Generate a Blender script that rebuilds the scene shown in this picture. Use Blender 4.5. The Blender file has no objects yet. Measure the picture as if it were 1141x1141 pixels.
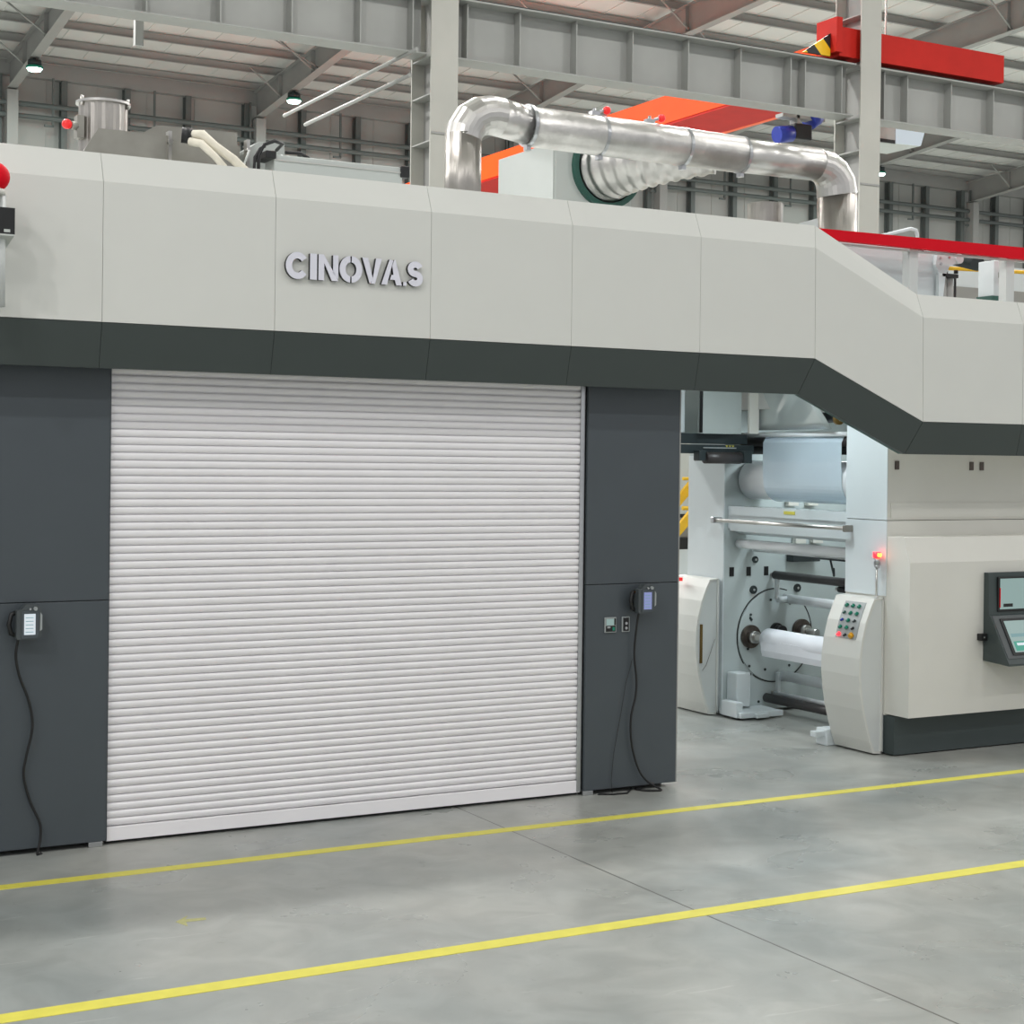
import bpy, bmesh, math, random
from math import sin, cos, pi, radians as R
from mathutils import Vector as V
random.seed(4)
SC = bpy.context.scene
COL = SC.collection

# ------------------------------------------------------------------ materials
def lin(c):
    return tuple((x/255/12.92 if x/255 <= .04045 else ((x/255+.055)/1.055)**2.4) for x in c)
def mat(name, rgb, rough=.5, metal=0., var=.04, scale=3., spec=.5, bump=0., bscale=20., coat=0., aniso=None):
    m = bpy.data.materials.new(name); m.use_nodes = True
    nt = m.node_tree; n = nt.nodes; l = nt.links; b = n['Principled BSDF']
    c = lin(rgb)
    tc = n.new('ShaderNodeTexCoord'); nz = n.new('ShaderNodeTexNoise')
    nz.inputs['Scale'].default_value = scale; nz.inputs['Detail'].default_value = 4
    l.new(tc.outputs['Object'], nz.inputs['Vector'])
    cr = n.new('ShaderNodeValToRGB')
    cr.color_ramp.elements[0].position = .3; cr.color_ramp.elements[1].position = .7
    cr.color_ramp.elements[0].color = tuple(x*(1-var) for x in c)+(1,)
    cr.color_ramp.elements[1].color = tuple(min(1, x*(1+var)) for x in c)+(1,)
    l.new(nz.outputs['Fac'], cr.inputs['Fac']); l.new(cr.outputs['Color'], b.inputs['Base Color'])
    b.inputs['Roughness'].default_value = rough; b.inputs['Metallic'].default_value = metal
    b.inputs['Specular IOR Level'].default_value = spec
    b.inputs['Coat Weight'].default_value = coat
    if bump:
        n2 = n.new('ShaderNodeTexNoise'); n2.inputs['Scale'].default_value = bscale; n2.inputs['Detail'].default_value = 3
        mp = n.new('ShaderNodeMapping')
        if aniso: mp.inputs['Scale'].default_value = aniso
        l.new(tc.outputs['Object'], mp.inputs['Vector']); l.new(mp.outputs[0], n2.inputs['Vector'])
        bp = n.new('ShaderNodeBump'); bp.inputs['Strength'].default_value = bump; bp.inputs['Distance'].default_value = .02
        l.new(n2.outputs['Fac'], bp.inputs['Height']); l.new(bp.outputs[0], b.inputs['Normal'])
    return m
def emis(name, rgb, s):
    m = mat(name, tuple(c*.35 for c in rgb), .3, var=0)
    b = m.node_tree.nodes['Principled BSDF']
    b.inputs['Emission Color'].default_value = lin(rgb)+(1,); b.inputs['Emission Strength'].default_value = s
    return m
WHITE = mat('ivory_powder_coat', (212, 213, 207), .42, var=.01)
WHITE2 = mat('pale_grey_powder_coat', (206, 210, 208), .4, var=.01)
BEIGE = mat('warm_ivory_powder_coat', (216, 215, 207), .45, var=.015)
COOL = mat('cool_white_enamel', (214, 222, 224), .35, var=.015)
BAND = mat('dark_green_grey_paint', (58, 66, 64), .5, var=.02)
SLATE = mat('slate_grey_paint', (70, 77, 82), .42, var=.03)
BASE = mat('dark_plinth_paint', (60, 70, 70), .5, var=.03)
GAP = mat('panel_backer', (186, 186, 182), .8, var=0)
BLACK = mat('black_rubber', (22, 23, 24), .5, var=.05)
DARK = mat('dark_machine_paint', (36, 46, 48), .4, var=.08)
SHUT = mat('shutter_grey_enamel', (240, 238, 240), .3, var=.015)
ALU = mat('brushed_aluminium', (190, 192, 194), .28, 1., var=.06, scale=6)
STEEL = mat('polished_steel', (200, 198, 194), .33, 1., var=.1, scale=3, bump=.12, bscale=7)
STEELV = mat('rolled_sheet_steel', (176, 172, 166), .36, 1., var=.14, scale=3, bump=.5, bscale=5, aniso=(5, 5, .2))
FOIL = mat('wrinkled_foil', (202, 200, 196), .38, 1., var=.1, scale=8, bump=.45, bscale=9)
GALV = mat('galvanised_sheet', (150, 148, 140), .45, .7, var=.1, scale=5)
HUBM = mat('worn_steel_hub', (96, 88, 82), .35, .8, var=.2, scale=20)
PLATE = mat('machine_frame_grey', (188, 198, 198), .4, var=.02)
ROLLW = mat('white_roller_sleeve', (238, 242, 244), .3, var=.02)
RUBD = mat('dark_roller_rubber', (58, 54, 54), .4, var=.1)
PAPER = mat('paper_roll', (228, 232, 238), .6, var=.03, bump=.3, bscale=4)
FILM = mat('printing_film', (196, 212, 222), .12, var=.03, scale=2, coat=.5)
FILMG = mat('grey_web_film', (176, 184, 182), .1, var=.05, scale=2, coat=.6)
STRUC = mat('grey_structural_steel', (154, 155, 151), .55, var=.05, scale=1.5)
COLM = mat('column_paint', (178, 177, 169), .55, var=.04, scale=1.5)
STRUCD = mat('shop_primer_grey', (150, 150, 147), .6, var=.06, scale=1.)
ROOFM = mat('roof_sheet_offwhite', (212, 213, 208), .7, var=.04, scale=.5)
WALLM = mat('wall_sheet_grey', (168, 169, 165), .7, var=.05, scale=.4)
STUDM = mat('wall_rail_grey', (96, 102, 100), .6, var=.05)
RED = mat('signal_red_paint', (216, 10, 32), .55, var=.03, spec=.12)
CRANE = mat('crane_orange_red_paint', (232, 78, 22), .6, var=.04, spec=.2)
CRANED = mat('crane_red_paint', (186, 34, 24), .6, var=.06, spec=.2)
CRANEF = mat('crane_flange_orange', (248, 96, 36), .45, var=.03)
YELL = mat('yellow_floor_paint', (214, 206, 84), .5, var=.05, scale=12)
YRAIL = mat('yellow_handrail_paint', (226, 178, 30), .4, var=.03)
LETTER = mat('satin_metal_letter_face', (222, 222, 232), .35, .0, var=.03)
LETSIDE = mat('black_letter_edge', (30, 32, 34), .5, var=.02)
BLUE = mat('motor_blue_paint', (30, 50, 150), .4, var=.1)
GREENP = mat('green_cap', (20, 130, 105), .35, var=.02)
YCAP = mat('yellow_cap', (225, 165, 20), .35, var=.02)
DGREEN = mat('dark_green_rim', (40, 84, 74), .5, var=.05)
CLOTH = mat('cream_cable_sleeve', (222, 216, 200), .8, var=.05, bump=.4, bscale=30)
CABINET = mat('pale_cabinet', (186, 191, 187), .5, var=.02)
CTRL = mat('controller_shell', (70, 76, 78), .4, var=.05)
CTRLG = mat('controller_grey_trim', (150, 156, 156), .4, var=.05)
BRASS = mat('brass_slot', (120, 96, 50), .4, .6, var=.1)
E_SCR = emis('lit_display', (176, 206, 202), .72)
E_SCRW = emis('lit_display_white', (225, 235, 242), 1.15)
E_SCRL = emis('lit_display_lilac', (150, 160, 215), .95)
E_TEAL = emis('display_teal', (70, 190, 165), .7)
E_TEALP = emis('display_pale_teal', (150, 200, 205), .6)
E_RED = emis('red_beacon_lit', (255, 40, 50), 5.)
E_REDC = emis('red_beacon_core', (255, 150, 60), 6.)
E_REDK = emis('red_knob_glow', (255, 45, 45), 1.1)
E_LAMP = emis('lamp_lens', (215, 255, 242), 14.)
E_FRONT = emis('glowing_cabinet_front', (225, 238, 246), .9)  # glow standing in for light falling on the white cabinet front

def hazard():
    m = mat('hazard_stripe', (230, 190, 30), .5, var=0); nt = m.node_tree; n = nt.nodes; l = nt.links
    g = n.new('ShaderNodeTexCoord'); w = n.new('ShaderNodeTexWave'); w.bands_direction = 'DIAGONAL'; w.inputs['Scale'].default_value = 1.1
    cr = n.new('ShaderNodeValToRGB'); cr.color_ramp.interpolation = 'CONSTANT'
    cr.color_ramp.elements[0].color = lin((25, 25, 25))+(1,); cr.color_ramp.elements[1].color = lin((236, 190, 20))+(1,); cr.color_ramp.elements[1].position = .45
    l.new(g.outputs['Object'], w.inputs['Vector']); l.new(w.outputs['Fac'], cr.inputs['Fac']); l.new(cr.outputs['Color'], n['Principled BSDF'].inputs['Base Color'])
    return m
HAZ = hazard()
def floor_mat():
    m = bpy.data.materials.new('polished_concrete'); m.use_nodes = True
    nt = m.node_tree; n = nt.nodes; l = nt.links; b = n['Principled BSDF']
    tc = n.new('ShaderNodeTexCoord')
    def noise(s, d, dist=0, vec=None):
        x = n.new('ShaderNodeTexNoise'); x.inputs['Scale'].default_value = s; x.inputs['Detail'].default_value = d; x.inputs['Distortion'].default_value = dist
        l.new(vec or tc.outputs['Object'], x.inputs['Vector']); return x.outputs['Fac']
    def ramp(f, a, ca, bb, cb):
        x = n.new('ShaderNodeValToRGB'); e = x.color_ramp.elements
        e[0].position = a; e[0].color = ca; e[1].position = bb; e[1].color = cb; l.new(f, x.inputs['Fac']); return x.outputs['Color']
    def mix(t, fac, a, bb, v=None):
        x = n.new('ShaderNodeMixRGB'); x.blend_type = t
        if hasattr(fac, 'links'): l.new(fac, x.inputs[0])
        else: x.inputs[0].default_value = fac
        l.new(a, x.inputs[1])
        if v: x.inputs[2].default_value = v
        else: l.new(bb, x.inputs[2])
        return x.outputs[0]
    c1 = ramp(noise(.55, 6, .6), .32, lin((143, 149, 147))+(1,), .68, lin((167, 168, 162))+(1,))
    c2 = ramp(noise(2.6, 8, 1.2), .35, (.86, .86, .86, 1), .65, (1.04, 1.04, 1.04, 1))
    c = mix('MULTIPLY', 1., c1, c2)
    # scuffs and small dark stains
    sp = ramp(noise(7, 10, 2.), .66, (0, 0, 0, 1), .73, (1, 1, 1, 1))
    c = mix('MIX', mix('MULTIPLY', 1., sp, None, (.35, .35, .35, 1)), c, None, lin((112, 112, 106))+(1,))
    mp = n.new('ShaderNodeMapping'); mp.inputs['Scale'].default_value = (.8, 6, 1); mp.inputs['Rotation'].default_value = (0, 0, .35)
    l.new(tc.outputs['Object'], mp.inputs['Vector'])
    sc = ramp(noise(2.2, 9, 1.5, mp.outputs[0]), .67, (0, 0, 0, 1), .72, (.35, .35, .35, 1))
    c = mix('MIX', sc, c, None, lin((196, 198, 192))+(1,))
    # sawn joint across the slab
    sx = n.new('ShaderNodeSeparateXYZ'); l.new(tc.outputs['Object'], sx.inputs[0])
    def mth(op, a, v):
        x = n.new('ShaderNodeMath'); x.operation = op; l.new(a, x.inputs[0]); x.inputs[1].default_value = v; return x.outputs[0]
    j = mth('LESS_THAN', mth('ABSOLUTE', mth('SUBTRACT', sx.outputs[0], 5.242), 0), .0055)
    c = mix('MIX', j, c, None, lin((88, 86, 82))+(1,))
    l.new(c, b.inputs['Base Color'])
    r = ramp(noise(1.3, 5, .5), .3, (.24, .24, .24, 1), .7, (.40, .40, .40, 1)); l.new(r, b.inputs['Roughness'])
    b.inputs['Specular IOR Level'].default_value = .5
    return m
FLOOR = floor_mat()

# ------------------------------------------------------------------ geometry
class MB:
    def __init__(s): s.bm = bmesh.new(); s.mi = 0
    def _f(s, vs, smooth=False):
        try: f = s.bm.faces.new(vs)
        except ValueError: return None
        f.material_index = s.mi; f.smooth = smooth; return f
    def box(s, x0, x1, y0, y1, z0, z1, bev=0):
        p = [(x, y, z) for x in (x0, x1) for y in (y0, y1) for z in (z0, z1)]
        v = [s.bm.verts.new(q) for q in p]
        fs = [s._f([v[i] for i in q]) for q in ((0, 1, 3, 2), (4, 6, 7, 5), (0, 4, 5, 1), (2, 3, 7, 6), (0, 2, 6, 4), (1, 5, 7, 3))]
        if bev:
            es = list({e for f in fs for e in f.edges})
            bmesh.ops.bevel(s.bm, geom=es, offset=bev, segments=2, affect='EDGES', profile=.5)
        return s
    def prism(s, poly, a0, a1, ax='y'):
        """polygon (two coordinates) extruded along axis ax from a0 to a1"""
        def P(q, a):
            if ax == 'y': return (q[0], a, q[1])
            if ax == 'x': return (a, q[0], q[1])
            return (q[0], q[1], a)
        A = [s.bm.verts.new(P(q, a0)) for q in poly]; B = [s.bm.verts.new(P(q, a1)) for q in poly]
        s._f(A); s._f(B[::-1]); k = len(poly)
        for i in range(k): s._f([A[i], B[i], B[(i+1) % k], A[(i+1) % k]])
        return s
    def loft(s, secs, closed=True, caps=True, smooth=False):
        rows = [[s.bm.verts.new(q) for q in sec] for sec in secs]; k = len(rows[0])
        for a, b in zip(rows, rows[1:]):
            for i in range(k if closed else k-1): s._f([a[i], b[i], b[(i+1) % k], a[(i+1) % k]], smooth)
        if caps and closed: s._f(rows[0]); s._f(rows[-1][::-1])
        return s
    def tube(s, pts, r, seg=16, caps=True, smooth=True):
        pts = [V(p) for p in pts]; rs = r if isinstance(r, (list, tuple)) else [r]*len(pts)
        secs = []; up = None
        for i, p in enumerate(pts):
            d = (pts[min(i+1, len(pts)-1)]-pts[max(i-1, 0)])
            if 0 < i < len(pts)-1:
                d = ((pts[i+1]-p).normalized()+(p-pts[i-1]).normalized())
            d.normalize()
            if up is None: up = V((0, 0, 1)) if abs(d.z) < .9 else V((0, 1, 0))
            a = d.cross(up).normalized(); b = a.cross(d).normalized(); up = b
            k = 1.
            if 0 < i < len(pts)-1:
                k = 1/max(.5, cos((pts[i+1]-p).angle(p-pts[i-1])/2))
            # widen along the bend plane
            bend = None
            if k > 1.001: bend = ((pts[i+1]-p).normalized()-(p-pts[i-1]).normalized()).normalized()
            sec = []
            for j in range(seg):
                t = 2*pi*j/seg; o = (a*cos(t)+b*sin(t))*rs[i]
                if bend is not None: o = o+bend*(o.dot(bend))*(k-1)
                sec.append(p+o)
            secs.append(sec)
        return s.loft(secs, True, caps, smooth)
    def cyl(s, p0, p1, r, seg=24, r1=None): return s.tube([p0, p1], [r, r if r1 is None else r1], seg)
    def ring(s, c, ax, r0, r1, h, seg=40, a0=0, a1=2*pi):
        """flat ring (washer) centred c, axis 'x','y','z', thickness h"""
        def P(r, t, a):
            u, w = r*cos(t), r*sin(t)
            return {'y': (c[0]+u, c[1]+a, c[2]+w), 'x': (c[0]+a, c[1]+u, c[2]+w), 'z': (c[0]+u, c[1]+w, c[2]+a)}[ax]
        full = abs(a1-a0-2*pi) < 1e-6; k = seg if full else seg+1
        secs = []
        for i in range(k):
            t = a0+(a1-a0)*i/seg
            secs.append([P(r0, t, -h/2), P(r1, t, -h/2), P(r1, t, h/2), P(r0, t, h/2)])
        if full: secs.append(secs[0]); 
        return s.loft(secs, True, not full)
    def sphere(s, c, r, seg=16):
        m = bmesh.ops.create_uvsphere(s.bm, u_segments=seg, v_segments=seg//2, radius=r)
        for v in m['verts']: v.co += V(c)
        for f in {f for v in m['verts'] for f in v.link_faces}: f.smooth = True; f.material_index = s.mi
        return s
ROOT = {}
def put(name, mb, m, parent=None, loc=None, label=None, cat=None, group=None, kind=None):
    L = ROOT[parent.name] if parent else V(loc or (0, 0, 0))
    bm = mb.bm
    bmesh.ops.remove_doubles(bm, verts=bm.verts, dist=1e-5)
    bmesh.ops.recalc_face_normals(bm, faces=bm.faces)
    for v in bm.verts: v.co -= L
    me = bpy.data.meshes.new(name); bm.to_mesh(me); bm.free()
    for x in (m if isinstance(m, (list, tuple)) else [m]): me.materials.append(x)
    o = bpy.data.objects.new(name, me); COL.objects.link(o)
    if parent: o.parent = parent
    else: o.location = L
    ROOT[o.name] = L
    tag(o, label, cat, group, kind); return o
def tag(o, label=None, cat=None, group=None, kind=None):
    for k, v in (('label', label), ('category', cat), ('group', group), ('kind', kind)):
        if v: o[k] = v
    return o
def thing(name, loc, label, cat, group=None, kind=None):
    o = bpy.data.objects.new(name, None); COL.objects.link(o); o.location = loc; ROOT[o.name] = V(loc)
    o.empty_display_size = .1
    return tag(o, label, cat, group, kind or 'thing')
def copy_tree(o, parent=None):
    c = o.copy(); COL.objects.link(c)
    if parent: c.parent = parent
    for ch in list(o.children): copy_tree(ch, c)
    return c

# ------------------------------------------------------------------ setting
YW = 39.5
put('floor', MB().box(-14, 66, -16, YW, -.2, 0), FLOOR, kind='structure')
w = MB(); w.box(-14, 66, YW, YW+.1, 0, 13.9)
for i in range(52):
    x = -12+i*1.54
    w.box(x, x+.03, YW-.02, YW, 0, 13.9)
for z in (1.6, 3.6, 5.6, 7.6, 9.6, 11.6): w.box(-14, 66, YW-.015, YW, z, z+.04)
put('wall_back', w, WALLM, kind='structure')
def roof_z(y):      # underside of the roof sheet
    return 14.35+.062*(YW-y)
def raft_b(y):      # underside of the rafters
    return 13.22+.088*(YW-y) if y > 31 else 13.22+.088*8.5+.035*(31-y)
rf = MB(); ys = [YW, -16]
rf.prism([(YW, roof_z(YW)), (-16, roof_z(-16)), (-16, roof_z(-16)+.1), (YW, roof_z(YW)+.1)], -14, 66, 'x')
for i in range(80):
    x = -14+i*1.
    rf.prism([(YW, roof_z(YW)-.02), (-4, roof_z(-4)-.02), (-4, roof_z(-4)), (YW, roof_z(YW))], x, x+.03, 'x')
put('ceiling', rf, ROOFM, kind='structure')
put('trim_1', MB().box(-14, 66, YW-.3, YW-.02, 13.75, 14.25), STRUCD, kind='structure')

# wall posts and rails on the back wall
def where(i, n, first, last): return first if i == 0 else last if i == n-1 else None
xs = [9.65+1.925*i for i in range(23)]
for i, x in enumerate(xs):
    m = MB().box(x-.09, x+.09, YW-.34, YW-.3, 0, 13.74).box(x-.012, x+.012, YW-.3, YW-.05, 0, 13.74).box(x-.09, x+.09, YW-.06, YW-.03, 0, 13.74)
    put('wall_post', m, STUDM, loc=(x, YW-.2, 0), label='grey steel post standing against the far wall of the hall', cat='post', group='steel posts along the far wall', kind='thing')
for z, nm in ((12.88, 'upper'), (12.52, 'lower')):
    put('pipe_rail', MB().cyl((-5, YW-.5, z), (64, YW-.5, z), .075, 10), STUDM, loc=(28, YW-.5, z), label='grey horizontal pipe, the %s of the two running along the far wall' % nm, cat='pipe', kind='thing')
put('pipe_rail', MB().cyl((-5, YW-.42, 11.3), (64, YW-.42, 11.3), .06, 10), STUDM, loc=(28, YW-.42, 11.3), label='thin grey pipe low on the far wall under the pipe pair', cat='pipe', kind='thing')
for i, x in enumerate([11.2+3.1*k for k in range(13)]):
    put('pipe_hanger', MB().box(x-.03, x+.03, YW-.52, YW-.46, 12.3, 13.74).box(x-.25, x+.03, YW-.52, YW-.46, 12.27, 12.33), STUDM, loc=(x, YW-.5, 12.3),
        label='thin hooked hanger holding the pipes on the far wall', cat='hanger', group='pipe hangers on the far wall', kind='thing')

# rafters
RX = [2.27+7.703*i for i in range(7)]
rl = ['off left', 'carrying the lamp at the far left', 'carrying the lamp just left of the left steel column', 'descending behind the bend of the silver duct',
      'passing right behind the red crane end carriage', 'behind the right steel column carrying the right-hand lamp', 'dropping at far right above the red beam', 'at the far right end of the hall']
for i, x in enumerate(RX):
    if i == 0: continue
    t = thing('roof_rafter', (x, 25, 13), 'grey steel roof rafter '+rl[i], 'rafter', 'roof rafters')
    ysn = [YW-.3, 35, 31, 24, 16, 8, 2]
    web = MB(); lo = MB(); up = MB()
    web.prism([(y, raft_b(y)+.02) for y in ysn]+[(y, roof_z(y)-.28) for y in ysn[::-1]], x-.008, x+.008, 'x')
    lo.prism([(y, raft_b(y)) for y in ysn]+[(y, raft_b(y)+.02) for y in ysn[::-1]], x-.14, x+.14, 'x')
    up.prism([(y, roof_z(y)-.28) for y in ysn]+[(y, roof_z(y)-.26) for y in ysn[::-1]], x-.14, x+.14, 'x')
    put('web', web, STRUCD, t); put('bottom_flange', lo, STRUC, t); put('top_flange', up, STRUCD, t)
    for y in (36.9, 34.2, 31.5, 26.2, 22.):
        put('stiffener', MB().box(x-.13, x+.13, y-.006, y+.006, raft_b(y)+.03, roof_z(y)-.3), STRUCD, t)
        put('knee_brace', MB().cyl((x-.05, y-.1, raft_b(y)+.06), (x-1.15, y-.1, roof_z(y)-.15), .028, 8), STRUC, t)
    put('end_post', MB().box(x-.16, x+.16, YW-.75, YW-.35, 0, raft_b(YW)), STRUCD, t)
PY = [38.9-1.75*i for i in range(19)]
for i, y in enumerate(PY):
    z = roof_z(y)
    m = MB().prism([(y-.09, z-.27), (y+.0, z-.27), (y+.0, z-.045), (y+.09, z-.045), (y+.09, z-.037), (y-.01, z-.037), (y-.01, z-.262), (y-.09, z-.262)], -13, 65, 'x')
    put('roof_purlin', m, STRUCD, loc=(28, y, z-.2), label='long grey purlin running left to right under the roof sheets', cat='purlin', group='roof purlins', kind='thing')
for i, (x, y0) in enumerate(((14., 27), (21.5, 24), (29.3, 26), (37., 24))):
    put('tie_rod', MB().cyl((x-3.8, y0, raft_b(y0)+.15), (x+3.8, y0+7, raft_b(y0+7)+.1), .02, 6), STRUCD, loc=(x, y0+3, 13),
        label='thin diagonal tie rod between two roof rafters', cat='rod', group='roof tie rods', kind='thing')

# ------------------------------------------------------------------ crane bay columns and runway
CX = [2.27, 9.975, 17.68, 25.38]
def column(x, label):
    t = thing('steel_column', (x, 10.3, 0), label, 'column', 'steel columns of the crane bay')
    put('front_flange', MB().box(x-.21, x+.21, 10, 10.025, 0, 14.2), COLM, t)
    put('rear_flange', MB().box(x-.21, x+.21, 10.62, 10.645, 0, 14.2), COLM, t)
    put('web', MB().box(x-.012, x+.012, 10.025, 10.62, 0, 14.2), STRUCD, t)
    for z in (6.9, 7.55, 8.08, 8.93, 9.75):
        put('stiffener', MB().box(x-.2, x-.012, 10.025, 10.62, z, z+.02).box(x+.012, x+.2, 10.025, 10.62, z, z+.02), STRUC, t)
    put('splice_plate', MB().box(x-.2, x+.2, 9.985, 10, 7.0, 7.03), STRUCD, t)
column(CX[1], 'tall grey steel column rising behind the left riser of the silver duct')
column(CX[2], 'tall grey steel column rising behind the right elbow of the silver duct')
def runway(i, xa, xb, sx, label):
    t = thing('crane_runway_beam', ((xa+xb)/2, 10.32, 8.1), label, 'beam', 'crane runway beams')
    put('web', MB().box(xa, xb, 10.31, 10.33, 8.14, 8.93), STRUC, t)
    put('bottom_flange', MB().box(xa, xb, 10.12, 10.52, 8.12, 8.14), STRUC, t)
    put('top_flange', MB().box(xa, xb, 10.05, 10.58, 8.93, 8.955), STRUC, t)
    put('crane_rail', MB().box(xa, xb, 10.28, 10.36, 8.955, 9.04).box(xa, xb, 10.2, 10.44, 8.956, 8.98), BLACK, t)
    for x in sx: put('stiffener', MB().box(x-.009, x+.009, 10.14, 10.31, 8.15, 8.925), STRUC, t)
runway(0, 2.5, 9.75, [3.9, 4.85, 5.8, 6.78, 7.77, 8.76, 9.55], 'deep grey runway beam left of the left steel column')
runway(1, 10.2, 17.42, [10.4, 11.25, 12.2, 13.18, 14.19, 15.18, 16.16, 16.45, 17.2], 'deep grey runway beam between the two steel columns')
runway(2, 17.9, 25.2, [18.1, 18.6, 19.57, 20.54, 21.5, 22.4, 23.4], 'deep grey runway beam right of the right steel column')
for x, z, y1, d in ((9.5, 8.11, 15., 'upper'), (9.4, 7.74, 13.8, 'lower')):
    put('conduit_pipe', MB().cyl((x, 9.9, z), (x, y1, z), .028, 10), STRUC, loc=(x, 12, z), label='slim pale pipe running away left of the left column, the %s of two' % d, cat='pipe', kind='thing')
put('hanging_post', MB().box(5.87, 5.98, 10.9, 11.0, 7.9, 16.05), STRUC, loc=(5.9, 11, 7.9), label='short square post hanging down behind the left runway beam', cat='post', kind='thing')

# bridge crane
cr = thing('bridge_crane', (18.3, 10.3, 9.04), 'orange red overhead bridge crane riding on the runway beams', 'crane')
g = MB().box(17.66, 17.68, 10.9, 36, 9.04, 9.56).box(18.98, 19.0, 10.9, 36, 9.04, 9.56).box(17.66, 19., 10.9, 36, 9.56, 9.58)
put('girder', g, CRANE, cr)
put('girder_soffit', MB().box(17.68, 18.98, 10.9, 36, 9.0, 9.04), CRANED, cr)
put('lower_flange', MB().box(19.0, 19.12, 10.9, 36, 9.0, 9.03), CRANEF, cr)
put('end_carriage', MB().box(17.12, 20.75, 10.12, 10.5, 9.06, 9.53).box(17.0, 17.12, 10.05, 10.55, 9.1, 9.66), CRANED, cr)
put('hazard_plate', MB().prism([(16.45, 9.05), (17.0, 9.05), (17.0, 9.42)], 10.2, 10.24), HAZ, cr)
put('hoist_motor', MB().cyl((16.95, 11.5, 8.0), (17.25, 11.5, 8.05), .14), BLUE, cr)
put('hoist_motor', MB().cyl((17.62, 11.5, 8.3), (17.8, 11.5, 8.42), .16), BLUE, cr)
put('gearbox', MB().box(17.25, 17.62, 11.38, 11.62, 7.95, 8.22, .03), BLACK, cr)
put('hoist_frame', MB().box(17.0, 17.9, 11.4, 11.6, 8.3, 8.36).box(17.3, 17.36, 11.4, 11.6, 8.2, 9.02).box(17.7, 17.76, 11.4, 11.6, 8.3, 9.02), STRUC, cr)
ac = thing('hanging_cabinet', (20.2, 12, 8.25), 'white cabinet with bright front hanging right of the right column', 'cabinet')
put('cabinet_body', MB().box(19.45, 20.02, 12, 12.9, 8.24, 8.52).box(20.02, 20.62, 12.02, 12.9, 8.27, 8.54), CABINET, ac)
put('bright_front', MB().prism([(20.02, 8.255), (20.6, 8.27), (20.69, 8.54), (20.02, 8.56)], 11.97, 12.0), E_FRONT, ac)
put('vent', MB().box(19.4, 20., 11.985, 12., 8.25, 8.31), BLACK, ac)
put('hanger_rod', MB().cyl((20.2, 12.5, 8.5), (20.2, 12.5, 14.6), .02, 8), STRUC, ac)

# high bay lamps
lamp_lab = {1: 'round green-rimmed high bay lamp at the far left under the roof', 2: 'round green-rimmed high bay lamp left of the left steel column', 5: 'round green-rimmed high bay lamp right of the right steel column'}
lp = None
for k in (1, 2, 5):
    x = RX[k]; y = 35.9; z = raft_b(y)-.03
    if lp is None:
        lp = thing('high_bay_lamp', (x, y, z), lamp_lab[k], 'lamp', 'high bay lamps')
        put('housing', MB().cyl((x, y, z-.04), (x, y, z-.2), .19, 20).cyl((x, y, z+.02), (x, y, z-.05), .05, 8), DARK, lp)
        put('rim', MB().cyl((x, y, z-.2), (x, y, z-.27), .23, 24), GREENP, lp)
        put('lens', MB().cyl((x, y, z-.272), (x, y, z-.33), .21, 24, .17), E_LAMP, lp)
    else:
        c = copy_tree(lp); c.location = (x, y, z); c['label'] = lamp_lab[k]

# ------------------------------------------------------------------ press enclosure (portal with shutter)
en = thing('press_enclosure', (4.8, 1, 0), 'ivory and dark grey enclosure bridge of the printing press with roller shutter', 'machine enclosure')
# lengthwise stations: X of (top, crease, white bottom, dark bottom) and their heights
def sect(top, crease, bot, dark, th=.03):
    """closed cross-section of the upper panel and of the band panel"""
    (xt, zt), (xc, zc), (xb, zb), (xd, zd) = top, crease, bot, dark
    up = [(xt, -.22, zt), (xc, -.30, zc), (xb, -.30, zb), (xb, -.30+th, zb), (xc, -.30+th, zc), (xt, -.22+th, zt)]
    dn = [(xb, -.30, zb-.004), (xd, -.235, zd), (xd, -.235+th, zd), (xb, -.30+th, zb-.004)]
    return up, dn
def flat(x): return sect((x, 4.362), (x, 4.175), (x, 3.311), (x, 3.03))
K1 = sect((8.2, 4.362), (8.145, 4.175), (8.152, 3.311), (8.04, 3.03))
K2 = sect((9.27, 3.885), (9.268, 3.690), (9.28, 2.842), (9.15, 2.575))
def low(x): return sect((x, 3.885), (x, 3.690), (x, 2.842), (x, 2.575))
g_ = .0014
def shift(sec, dx): return tuple([(p[0]+dx, p[1], p[2]) for p in s] for s in sec)
J = [-.79+1.1206*i for i in range(8)]           # seams from off-frame left to 7.04
st = [(flat(a+g_), flat(b-g_)) for a, b in zip(J, J[1:])]
st.append((flat(J[-1]+g_), shift(K1, -g_)))
def lerp(A, B, t): return tuple([tuple(p[i]+(q[i]-p[i])*t for i in range(3)) for p, q in zip(a, b)] for a, b in zip(A, B))
st.append((lerp(K1, K2, .002), lerp(K1, K2, .998)))
for a in (9.285, 10.40, 11.52): st.append((low(a) if a > 9.3 else shift(K2, g_), low(a+1.11 if a > 9.3 else 10.396)))
for a, b in st:
    put('upper_panel', MB().loft([a[0], b[0]]), WHITE, en)
    put('lower_band_panel', MB().loft([a[1], b[1]]), BAND, en)
core = MB()
core.loft([[(x, -.2, z1), (x, -.26, z1-.2), (x, -.26, z0+.25), (x, -.2, z0+.0), (x, -.1, z0), (x, -.1, z1)] for x, z0, z1 in ((-.8, 3.045, 4.345), (8.13, 3.045, 4.345), (9.23, 2.59, 3.865), (12.6, 2.59, 3.865))])
put('backing_frame', core, GAP, en)
put('soffit', MB().loft([[(x, -.2, z-.006), (x, -.1, z-.006), (x, -.1, z), (x, -.2, z)] for x, z in ((7.2, 3.04), (8.11, 3.04), (9.2, 2.583), (9.48, 2.583))]), DGREEN, en)
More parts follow.
